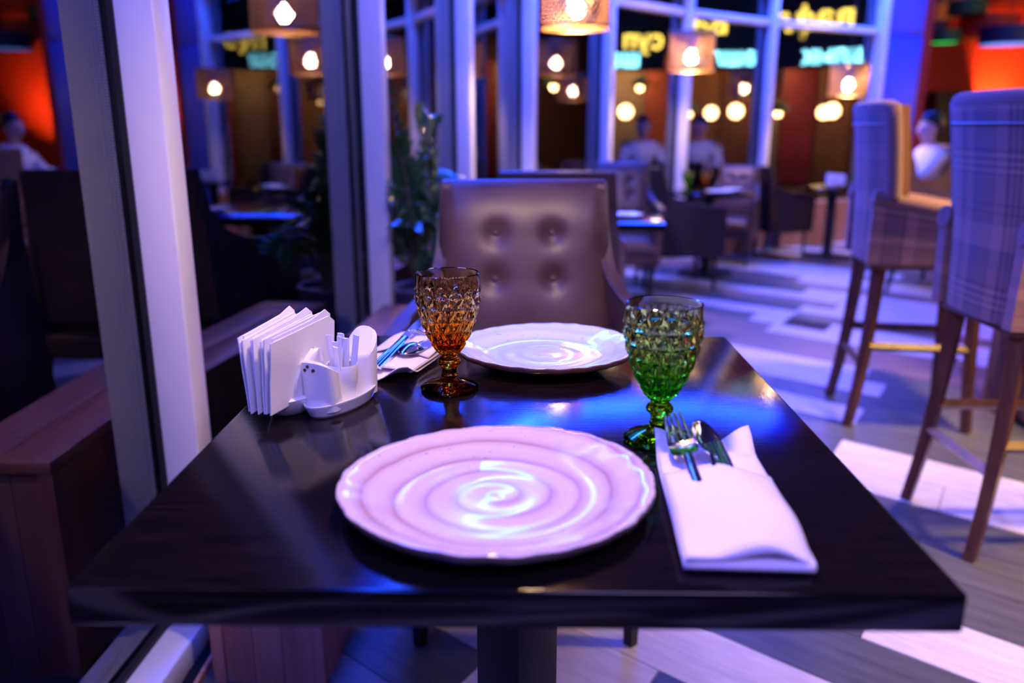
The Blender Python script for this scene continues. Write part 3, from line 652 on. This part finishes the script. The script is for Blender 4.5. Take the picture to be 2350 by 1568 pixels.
# ------------------------------------------------------------------ cutlery
def handle(L, w0, w1, z=0): return [(0, L*i/10, z) for i in range(11)], [w0+(w1-w0)*i/10 for i in range(11)]
def fork(label, mw, group=None):
    """lies along local +y (tines at +y), z up"""
    t = thing('fork', label, 'fork'); t.matrix_world = mw
    def hn(u, v):
        w_ = .0088-.0048*smoothstep(0, .75, v); return ((u-.5)*2*w_, -.105+.135*v, .0010+.006*smoothstep(.3, 1, v)-.0012*(2*u-1)**2)
    obj('handle', slab('fork_handle', hn, lambda u, v: (0, 0, -.0022), 7, 16, 50), M['steel'], t)
    def hd_(u, v):
        w_ = .0035+.0095*smoothstep(0, .55, v); return ((u-.5)*2*w_, .028+.030*v, .007-.010*math.sin(PI*v*.8)*.6-.0015*(1-(2*u-1)**2))
    obj('head', slab('fork_head', hd_, lambda u, v: (0, 0, -.0018), 9, 12, 50), M['steel'], t)
    for i in range(4):
        x = -.0108+.0072*i; e = hd_(.5, 1)[2]; pts = [(x*(1-.06*j), .056+.042*j/6, e-.0014+.010*(j/6)**1.6) for j in range(7)]
        obj('tine', tubem('tine', pts, [.0023-.0008*j/6 for j in range(7)], 6, .7), M['steel'], t)
    return t
def spoon(label, mw):
    t = thing('spoon', label, 'spoon'); t.matrix_world = mw
    def hn(u, v):
        w_ = .0088-.0050*smoothstep(0, .75, v); return ((u-.5)*2*w_, -.105+.138*v, .0010+.007*smoothstep(.3, 1, v)-.0012*(2*u-1)**2)
    obj('handle', slab('spoon_handle', hn, lambda u, v: (0, 0, -.0022), 7, 16, 50), M['steel'], t)
    def bowl(u, v):
        a = 2*PI*u; r_ = v; return (.0185*r_*math.cos(a)*(1-.12*math.sin(a)*r_), .062+.031*r_*math.sin(a), .0085-.0085*(1-r_*r_)+.002*r_*math.sin(a))
    obj('bowl', gridm('spoon_bowl', bowl, 36, 12, 1, True), M['steel'], t).modifiers.new('thick', 'SOLIDIFY').thickness = .0015
    return t
def knife(label, mw):
    t = thing('table_knife', label, 'knife'); t.matrix_world = mw
    def hn(u, v):
        w_ = .0095-.0025*v; return ((u-.5)*2*w_, -.11+.115*v, .0025+.0012*abs(math.sin(u*3.5*PI))*(1-.8*v)-.002*(2*u-1)**2)
    obj('handle', slab('knife_handle', hn, lambda u, v: (0, 0, -.0045), 29, 14, 50), M['steel'], t)
    def bl(u, v): w_ = .0075*(1-.9*max(0, v-.75)/.25*max(0, v-.75)/.25); return ((u-.5)*2*w_, .003+.10*v, .0010)
    obj('blade', slab('knife_blade', bl, lambda u, v: (0, 0, -.0014), 5, 14, 50), M['steel'], t)
    return t
# ------------------------------------------------------------------ linen napkins
def napkin(label, loc, rz, wd, sc=1):
    """folded pocket: opening towards +y, folds towards -y"""
    path = []
    def arc(cy, z0, z1, n=6): zc, rr = (z0+z1)/2, abs(z1-z0)/2; return [(cy-rr*1.5*math.cos(a_), zc+(1 if z1 > z0 else -1)*rr*math.sin(a_)) for a_ in [(-PI/2+PI*i/n) for i in range(n+1)]]
    top = [(.040-.155*i/12, .0235+.0030*math.sin(PI*i/12)) for i in range(13)]; mid = [(-.118+.22*i/14, .0150) for i in range(15)]; midb = [(.10-.22*i/14, .0105) for i in range(15)]; bot = [(-.120+.265*i/16, .0035) for i in range(17)]
    path = top+arc(-.118, .0230, .0150)[1:-1]+mid+arc(.10, .015, .0105, 4)[1:-1][::1]
    path = top+[(-.122, .0222), (-.1245, .0190), (-.122, .0160)]+mid+[(.1035, .0135), (.1035, .0115)]+midb+[(-.1235, .0098), (-.1255, .0070), (-.1235, .0042)]+bot
    nv = len(path); nu = 15; v, f = [], []
    for i in range(nu):
        x = (i/(nu-1)-.5)
        for j, (y, z) in enumerate(path):
            s_ = j/nv; ww = wd*(1+.02*math.sin(7*s_*PI)); dome = 1-.42*abs(2*x)**2.5*(z > .012); yy = y+.006*x*math.sin(s_*9)+(.012*x if s_ > .75 else 0)
            zz = z*dome+.0022*math.sin(x*9+y*40)*(z > .02)+(.004 if z > .012 else 0)*math.exp(-((y+.11)/.03)**2)*math.sin(x*8)
            if y > .09 and s_ > .8: zz += .022*smoothstep(.09, .145, y)*smoothstep(.1, .5, abs(x))
            v.append((x*ww, yy, max(.0012, zz)))
    for i in range(nu-1):
        for j in range(nv-1): f.append((i*nv+j, (i+1)*nv+j, (i+1)*nv+j+1, i*nv+j+1))
    me = mk('linen_napkin', v, f, 1); o = obj('linen_napkin', me, M['linen'], None, loc, (0, 0, rz)); o.scale = (sc,)*3
    sm = o.modifiers.new('thick', 'SOLIDIFY'); sm.thickness = .0016; sm.offset = 0; return setp(o, label, 'napkin')
def frame(loc, rz, rx=0, ry=0): return Matrix.Translation(loc) @ Matrix.Rotation(rz, 4, 'Z') @ Matrix.Rotation(rx, 4, 'X') @ Matrix.Rotation(ry, 4, 'Y')
n1z = R(-3.5)
napkin('pinkish linen napkin folded as a pocket beside the pink plate', (.196, .150, TB), n1z, .104)
def on_n(x, y, z, o, rz): q = Matrix.Rotation(rz, 3, 'Z') @ Vector((x, y, 0)); return (o[0]+q.x, o[1]+q.y, TB+z)
O1 = (.196, .150)
fork('steel fork with tines up out of the napkin by the pink plate', frame(on_n(-.024, .020, .0205, O1, n1z), n1z+R(5), R(8), R(-12)) @ Matrix.Scale(1.12, 4))
spoon('steel spoon lying under the fork in the napkin by the pink plate', frame(on_n(-.004, .022, .0170, O1, n1z), n1z+R(3), R(8), R(26)) @ Matrix.Scale(1.08, 4))
knife('steel knife with handle out of the napkin by the pink plate', frame(on_n(.012, -.02, .0165, O1, n1z), n1z+R(4)+PI, R(-6), R(10)))
O2 = (-.172, .665); n2z = R(180-16)
napkin('pinkish linen napkin with cutlery on top behind the amber goblet', (O2[0], O2[1], TB), n2z, .105, .95)
knife('steel knife with ribbed handle on the napkin behind the amber goblet', frame((-.178, .664, TB+.0295), R(-14), R(8), 0))
fork('steel fork lying over the spoon on the far napkin', frame((-.128, .700, TB+.031), R(164), R(9), R(8)))
spoon('steel spoon lying face down on the far napkin', frame((-.140, .690, TB+.026), R(160), R(4), R(172)))
# ------------------------------------------------------------------ pendant lamps with woven shades
def weave_mesh(r, h, n=40, wd=.0070, turn=.42):
    v, f = [], []; st = 9
    for sgn in (-1, 1):
        for i in range(n):
            a0 = 2*PI*i/n; n0 = len(v); rr = r+.0009*sgn
            for j in range(st+1):
                t = j/st; a = a0+sgn*turn*t*PI/2*2; da = wd/r*1.25
                for e in (-1, 1): v.append((rr*math.cos(a+e*da), rr*math.sin(a+e*da), h*t))
            for j in range(st): f.append((n0+2*j, n0+2*j+1, n0+2*j+3, n0+2*j+2))
    return mk('woven_shade', v, f, 1)
def make_pendant(label, r=.165, h=.27, top=3.5, z=1.5):
    t = thing('pendant_lamp', label, 'lamp', (0, 0, z)); 
    o = obj('woven_shade', weave_mesh(r, h), M['weave'], t); sm = o.modifiers.new('thick', 'SOLIDIFY'); sm.thickness = .0012
    ring = lambda zz, n_: obj(n_, tubem(n_, [(r*math.cos(2*PI*i/48), r*math.sin(2*PI*i/48), zz) for i in range(49)], .0045, 6), M['brass'], t)
    ring(0, 'bottom_ring'); ring(h, 'top_ring')
    obj('bulb', lathem('bulb', [(0, .045), (.020, .050), (.036, .066), (.041, .088), (.036, .110), (.020, .135), (.015, .150), (0, .150)], 24), M['bulb'], t)
    obj('socket', lathem('socket', [(0, .145), (.019, .145), (.019, .20), (.008, .212), (0, .212)], 20), M['cord'], t)
    for i in range(3): a = 2*PI*i/3; obj('spoke', tubem('spoke', [(0, 0, .205), (r*math.cos(a), r*math.sin(a), h)], .002, 5), M['brass'], t)
    obj('cord', tubem('cord', [(0, 0, .21), (0, 0, top-z)], .003, 6), M['cord'], t)
    return t
pl = make_pendant('woven copper pendant lamp hanging over the second table', z=0); PLs = []
LOC = [px(1320, 66, 3.9), px(1585, 163, 6.1), px(1945, 220, 7.3), Vector((.02, .46, 1.60))]
LBL = ['woven copper pendant lamp hanging over the second table', 'woven copper pendant lamp hanging by the round table', 'woven copper pendant lamp hanging next to the blue column', 'woven copper pendant lamp hanging above the laid table']
for i, (q, lb) in enumerate(zip(LOC, LBL)):
    o = pl if i == 0 else copy_tree(pl); o.location = q; o['label'] = lb; o['group'] = 'woven pendant lamps'
    for c_ in o.children:
        if c_.name.startswith('cord'):
            c_.data = c_.data.copy()
            for v_ in c_.data.vertices:
                if v_.co.z > .5: v_.co.z = 3.5-q.z

# ------------------------------------------------------------------ potted plant
pt = thing('potted_plant', 'potted plant with glossy paired leaflets by the window', 'plant', (-.385, 2.63, 0)); S0 = Vector((0, 0, .47))
obj('pot', lathem('pot', [(0, 0), (.095, 0), (.10, .004), (.130, .46), (.138, .475), (.135, .485), (.122, .485), (.118, .45), (0, .45)], 36), M['pot'], pt); obj('soil', lathem('soil', [(0, .462), (.119, .455), (.119, .45), (0, .45)], 24), M['soil'], pt)
def leafg(u, v): w_ = .5*math.sin(PI*min(1, v*.93+.035))**.9*(1-.35*v); x = (u-.5)*2*w_; return (x*.42, v, .12*math.sin(PI*v)-.35*x*x*0+.10*abs(x))
leaf = slab('leaflet', leafg, lambda u, v: (0, 0, -.012), 5, 9, 80); leaf.materials.append(M['leaf'])
tips = [px(895, 215, 3.0), px(905, 330, 3.0), px(985, 270, 3.15), px(992, 360, 3.2), px(905, 470, 2.95), px(985, 500, 3.05), px(935, 520, 2.9), px(1035, 405, 3.35), px(985, 590, 2.9), px(880, 560, 3.1)]
base = Vector((-.385, 2.63, 0))
for i, tp in enumerate(tips):
    a = S0+Vector((.03*math.cos(i*2.4), .03*math.sin(i*2.4), 0)); b = tp-base; ctrl = a.lerp(b, .45)+Vector((0, 0, .22+.05*(i % 3))); n = 14
    if b.z < .7: ctrl = a.lerp(b, .5)+Vector((0, 0, .20))
    P_ = [a*(1-t)**2+ctrl*2*t*(1-t)+b*t*t for t in [j/n for j in range(n+1)]]
    obj('stem', tubem('stem', P_, [.0085-.006*j/n for j in range(n+1)], 6), M['stem'], pt)
    for j in range(3, n+1):
        tg = (P_[min(j+1, n)]-P_[j-1]).normalized(); sd_ = tg.cross(Vector((0, 0, 1)));
        if sd_.length < .2: sd_ = tg.cross(Vector((0, 1, 0)))
        sd_ = (Matrix.Rotation(.5*i, 3, tg) @ sd_).normalized()
        for s in (-1, 1):
            d = (sd_*s*.9+tg*.75).normalized(); up = (tg.cross(d)*s).normalized(); xa = d.cross(up).normalized(); sc = (.085+.02*math.sin(j+i))*(1-.35*abs(j/n-.55))
            o = obj('leaflet', leaf, None, pt); o.matrix_local = Matrix.Translation(P_[j]) @ Matrix((xa, d, xa.cross(d))).transposed().to_4x4() @ Matrix.Scale(sc, 4)

# ------------------------------------------------------------------ seated person
def skinned(name, nodes, edges, mt, parent=None, root=0, sub=2):
    me = bpy.data.meshes.new(name); me.from_pydata([n[0] for n in nodes], edges, []); o = obj(name, me, mt, parent)
    o.modifiers.new('skin', 'SKIN'); me.skin_vertices[0] if me.skin_vertices else None
    for i, n in enumerate(nodes):
        r_ = n[1]; sv = me.skin_vertices[0].data[i]; sv.radius = r_ if isinstance(r_, tuple) else (r_, r_); sv.use_root = (i == root)
    s_ = o.modifiers.new('sub', 'SUBSURF'); s_.levels = sub; s_.render_levels = sub
    return o
def chain(nodes, edges, start, pts):
    k_ = start
    for q in pts: nodes.append(q); edges.append((k_, len(nodes)-1)); k_ = len(nodes)-1
    return k_
per = thing('person', 'person in a white shirt with dark hair seated in a mustard armchair', 'person', (3.45, 6.66, 0))
# faces -x ; seat at .45
N_ = [((0, 0, .50), (.13, .15))]; E_ = []
ch_ = chain(N_, E_, 0, [((.01, 0, .62), (.105, .135)), ((.0, 0, .76), (.11, .15)), ((-.01, 0, .87), (.085, .13))]); nk = chain(N_, E_, ch_, [((-.02, 0, .945), (.048, .05)), ((-.045, 0, 1.0), (.055, .05)), ((-.05, 0, 1.06), (.082, .068)), ((-.04, 0, 1.13), (.09, .074)), ((-.035, 0, 1.185), (.055, .05))])
hd_i = len(N_)-3; chain(N_, E_, hd_i, [((-.148, 0, 1.055), .012)])
hands = []
for s, el, wr in ((-1, (-.16, -.22, .70), (-.36, -.14, .70)), (1, (-.14, .22, .68), (-.34, .10, .69))):
    sh_ = chain(N_, E_, ch_, [((-.0, s*.165, .865), .052), (tuple(Vector((0, s*.19, .86)).lerp(Vector(el), .5)), .046), (el, .042), (tuple(Vector(el).lerp(Vector(wr), .5)), .038), (wr, (.018, .026))])
    w_ = Vector(wr); pal = chain(N_, E_, sh_, [(tuple(w_+Vector((-.045, 0, 0))), (.014, .032))])
    for fi in range(4):
        o_ = Vector((-.075, (fi-1.5)*.017, 0)); le = (.055, .065, .06, .045)[fi]
        chain(N_, E_, pal, [(tuple(w_+o_), .008), (tuple(w_+o_+Vector((-le*.5, 0, -.004))), .0078), (tuple(w_+o_+Vector((-le, 0, -.016))), .0065)])
    chain(N_, E_, pal, [(tuple(w_+Vector((-.045, -s*.035, -.004))), .009), (tuple(w_+Vector((-.075, -s*.045, -.010))), .0075)])
for s in (-1, 1): chain(N_, E_, 0, [((-.10, s*.09, .49), .078), ((-.42, s*.10, .49), .06), ((-.44, s*.10, .28), .05), ((-.44, s*.10, .06), .036), ((-.56, s*.11, .03), (.03, .04))])
skinned('body', N_, E_, M['skin'], per)
N2 = [((0, 0, .47), (.145, .165))]; E2 = []; c2 = chain(N2, E2, 0, [((.01, 0, .62), (.12, .15)), ((0, 0, .76), (.123, .163)), ((-.01, 0, .875), (.095, .14))]); chain(N2, E2, c2, [((-.02, 0, .935), (.056, .058))])
for s, el, wr in ((-1, (-.16, -.22, .70), (-.33, -.15, .70)), (1, (-.14, .22, .68), (-.31, .115, .688))):
    chain(N2, E2, c2, [((-.0, s*.165, .868), .062), (tuple(Vector((0, s*.19, .86)).lerp(Vector(el), .5)), .058), (el, .054), (tuple(Vector(el).lerp(Vector(wr), .5)), .048), (wr, .036)])
skinned('shirt', N2, E2, M['shirt'], per)
N3 = [((0.0, 0, .48), (.14, .16))]; E3 = []
for s in (-1, 1): chain(N3, E3, 0, [((-.10, s*.09, .49), .088), ((-.42, s*.10, .49), .072), ((-.44, s*.10, .28), .062), ((-.44, s*.10, .07), .052)])
skinned('trousers', N3, E3, M['trouser'], per)
def hairf(u, v):
    a = 2*PI*u; th_ = v*PI*.62; back = max(0, math.cos(a)); th_ = v*PI*(.40+.28*(.5+.5*math.cos(a)))
    r_ = .098; return (-.033+.012+r_*1.06*math.sin(th_)*math.cos(a), r_*.86*math.sin(th_)*math.sin(a), 1.115+r_*1.06*math.cos(th_))
hr = obj('hair', gridm('hair', hairf, 36, 16, 1, True), M['hair'], per); hr.modifiers.new('thick', 'SOLIDIFY').thickness = .014
for s in (-1, 1):
    obj('eye', lathem('eye', [(0, -.008), (.006, -.006), (.008, 0), (.006, .006), (0, .008)], 12), M['eye'], per, (-.122, s*.030, 1.083)); obj('ear', lathem('ear', [(0, -.022), (.010, -.014), (.012, .004), (.010, .018), (0, .024)], 12), M['skin'], per, (-.035, s*.076, 1.07))
obj('mouth', boxm('mouth', .012, .042, .008, .003), mat('lips', (.45, .16, .14), .4), per, (-.128, 0, 1.018))

# ------------------------------------------------------------------ tableware on the other tables
def small_plate(label, loc, r):
    o = obj('side_plate', lathem('side_plate', [(0, .006), (r*.6, .006), (r*.75, .010), (r, .020), (r, .022), (r*.97, .022), (r*.72, .0125), (r*.6, .009), (0, .009)], 40), M['ceramic'], None, loc); return setp(o, label, 'plate')
small_plate('small white plate on the table behind the two chair backs', (p2.x+.17, p2.y-.12, .694), .07)
small_plate('white plate lying on the round table by the window', (RT.x+.03, RT.y-.16, .619), .10); small_plate('second white plate beside the glasses on the round table', (RT.x+.17, RT.y+.02, .619), .085)
for i, (dx, dy, mt, lb) in enumerate(((-.17, .02, 'green', 'green goblet standing on the round table by the window'), (-.01, .12, 'amber', 'amber goblet standing on the round table by the window'))):
    src = [o for o in bpy.data.objects if o.name.startswith('goblet') and o.data.materials[0] == M[mt]][0]; c_ = src.copy(); C.objects.link(c_); c_.location = (RT.x+dx, RT.y+dy, .625); c_['label'] = lb; c_.scale = (.95,)*3
h2 = copy_tree(hold); h2['label'] = 'white napkin stand on the round table before the blue column'; h2.location = (T4.x-.03, T4.y-.08, .60); h2.rotation_euler = (0, 0, R(70)); h2.scale = (1.15,)*3
npk = [o for o in bpy.data.objects if o.name.startswith('paper_napkin')]
for o in npk[2:9]:
    c_ = o.copy(); C.objects.link(c_); c_.location = h2.location; c_.rotation_euler = h2.rotation_euler; c_.scale = (1.0, 1.1, .95); c_['label'] = 'white paper napkin in the stand on the table before the blue column'; c_['group'] = 'paper napkins on the far round table'

# ------------------------------------------------------------------ red hall with drum shades
alight('red_wall_wash', (8.0, 13.75, .7), (8.15, 14.5, 1.75), .4, (1.0, .66, .10), 52, spread=75)
alight('hall_fill', (6.6, 11.6, 3.3), (6.6, 12.5, 0), 1.2, (1.0, .40, .25), 9)
cb = thing('tall_cabinet', 'dark tall cabinet against the red wall', 'cabinet', (7.35, 14.2, 0)); box('body', (0, 0, .83), (.85, .40, 1.66), M['cabinet_dark'], cb, .01)
for s in (-1, 1): d_ = box('door', (s*.21, -.21, .84), (.40, .02, 1.56), M['cabinet_dark'], cb, .004); box('handle', (-s*.16, -.02, 0), (.012, .02, .16), M['brass'], d_)
def drum(label, q, r, h, mt, glow=None):
    t = thing('drum_shade', label, 'lamp', q); obj('shade', lathem('drum_wall', [(r, 0), (r, h), (r-.01, h), (r-.01, 0)], 40), M[mt], t); obj('cap', lathem('drum_cap', [(0, h-.012), (r-.01, h-.012), (r-.01, h-.002), (0, h-.002)], 40), M[mt], t)
    obj('underside', lathem('drum_under', [(0, .010), (r-.011, .010), (r-.011, .018), (0, .018)], 40), M[glow or mt], t)
    obj('cord', tubem('cord', [(0, 0, h-.01), (0, 0, 3.5-q.z)], .006, 6), M['cord'], t); setp(t, group='drum ceiling shades'); return t
drum('drum shade with bright green underside by the blue column', px(2166, 99, 10.8), .19, .16, 'drum_green', 'glow_green')
drum('navy drum shade with bright blue underside above the red hall', px(2312, 103, 10.6), .34, .22, 'drum_navy', 'glow_blue')
drum('large red drum shade hanging lowest among the red ones', px(2268, 80, 11.4), .38, .24, 'drum_red')
drum('dark green drum shade above the red ones', px(2218, 34, 11.0), .24, .17, 'drum_green')
drum('black-blue drum shade next to the large red one', px(2400, 72, 12.0), .26, .34, 'drum_navy')
drum('wide red drum shade close under the ceiling', px(2330, 8, 12.6), .45, .22, 'drum_red')
drum('orange drum shade behind the dark green one', px(2150, 50, 12.9), .24, .22, 'drum_orange')
drum('small navy drum shade behind the green glowing one', px(2140, 80, 12.1), .18, .18, 'drum_navy')
drum('cream drum shade between the green and red ones', px(2195, 6, 13.6), .36, .18, 'drum_cream')
drum('small orange drum shade below the large red one', px(2228, 92, 13.2), .20, .2, 'drum_orange')
alight('blue_column_wash', (3.75, 7.3, 3.3), (4.0, 8.3, 1.2), .3, BLUE, 60)

# ------------------------------------------------------------------ east wing, seen mirrored in the window panes
cols = [(.30, .13, .05), (.45, .10, .05), (.42, .30, .16), (.22, .09, .05), (.50, .24, .08), (.35, .04, .05), (.40, .28, .18), (.26, .12, .06)]
pm = [woodmat('wing_panel_%d' % i, c, tuple(q*.55 for q in c), .6, (1, 6, .4), 4) for i, c in enumerate(cols)]
we = bpy.data.objects['wall_east']
for j in range(16):
    w_ = .58; o = box('panel', (-.075, -4.6+j*.62, -.55), (.05+.02*(j % 2), w_, 2.3), pm[(j*3) % 8], we, .008)
for y_ in (2.5, 5.0, 7.5, 10.0): alight('wing_wall_wash', (9.7, y_, 2.45), (10.5, y_, 1.1), .4, (1.0, .55, .2), 110)
def globe(label, loc):
    t = thing('pendant_globe', label, 'lamp', loc, group='small warm pendants in the east wing')
    obj('bulb', lathem('globe_bulb', [(0, -.05), (.028, -.042), (.046, -.018), (.05, 0), (.044, .022), (.026, .042), (0, .05)], 20), M['bulb2'], t); obj('shade', lathem('globe_shade', [(.15, .02), (.12, .10), (.03, .16), (0, .165), (0, .155), (.028, .15), (.112, .094), (.142, .018)], 28), M['brass'], t); obj('cord', tubem('cord', [(0, 0, .16), (0, 0, 3.5-loc[2])], .004, 6), M['cord'], t)
    return t
for i, q in enumerate([(6.9, 7.2, 1.64), (6.5, 6.35, 1.26), (5.9, 8.75, 1.64), (8.7, 8.3, 1.5), (8.7, 5.6, 1.3), (7.6, 4.4, 1.5)]):
    globe('small warm brass pendant among the tables of the east wing', q)
for q in ((6.9, 7.0, 1.5), (8.4, 6.6, 1.5), (7.0, 4.6, 1.5)):
    d = bpy.data.lights.new('wing_lamp_light', 'POINT'); d.energy = 18; d.color = (1, .6, .25); d.shadow_soft_size = .1; o = bpy.data.objects.new('wing_lamp_light', d); C.objects.link(o); o.location = (q[0], q[1], q[2]-.2)
setp(box('ceiling_panel', (6.9, 7.2, 3.47), (1.5, 1.6, .04), M['teal_glow']), 'glowing teal ceiling panel over the east wing', 'light panel')
for i, q in enumerate(((7.3, 6.2), (6.0, 7.4), (7.9, 7.9), (5.6, 9.4))):
    o = obj('downlight', lathem('downlight', [(0, 0), (.07, 0), (.09, .004), (.09, .03), (0, .03)], 24), M['neon_w'], None, (q[0], q[1], 3.465)); setp(o, 'round white downlight set in the ceiling of the east wing', 'light', 'ceiling downlights')
# neon sign
sg_ = thing('neon_sign', 'neon sign with yellow and cyan lettering on a dark board', 'sign', (9.35, 6.6, 2.0))
box('board', (.03, 0, .70), (.04, 2.9, 1.35), M['sign_board'], sg_)
for i, y_ in enumerate((-1.1, 1.1)): obj('hanger', tubem('hanger', [(.03, y_, 1.37), (.03, y_, 1.50)], .008, 6), M['cord'], sg_)
def neon(txt, y, z, size, mt):
    cu = bpy.data.curves.new('neon_text', 'FONT'); cu.body = txt; cu.size = size; cu.extrude = .012; cu.fill_mode = 'BOTH'; cu.offset = .004
    t_ = bpy.data.objects.new('tmp', cu); C.objects.link(t_); bpy.context.view_layer.update(); me = bpy.data.meshes.new_from_object(t_.evaluated_get(bpy.context.evaluated_depsgraph_get())); bpy.data.objects.remove(t_)
    me.materials.clear(); me.materials.append(M[mt]); obj('neon_lettering', me, None, sg_, (-.005, y, z), (PI/2, 0, -PI/2))
neon('вафли', .18, .62, .56, 'neon_y'); neon('/', -1.18, .52, .8, 'neon_w'); neon('суп', 1.40, .40, .42, 'neon_y'); neon('шашлык', 1.0, .10, .40, 'neon_c')
gx = setp(box('exit_light', (8.0, 8.9, 2.6), (.03, .35, .16), M['glow_green'], None, .01), 'green lit exit box hanging from the ceiling of the east wing', 'light'); box('hanger', (0, 0, .51), (.012, .012, .88), M['cord'], gx)
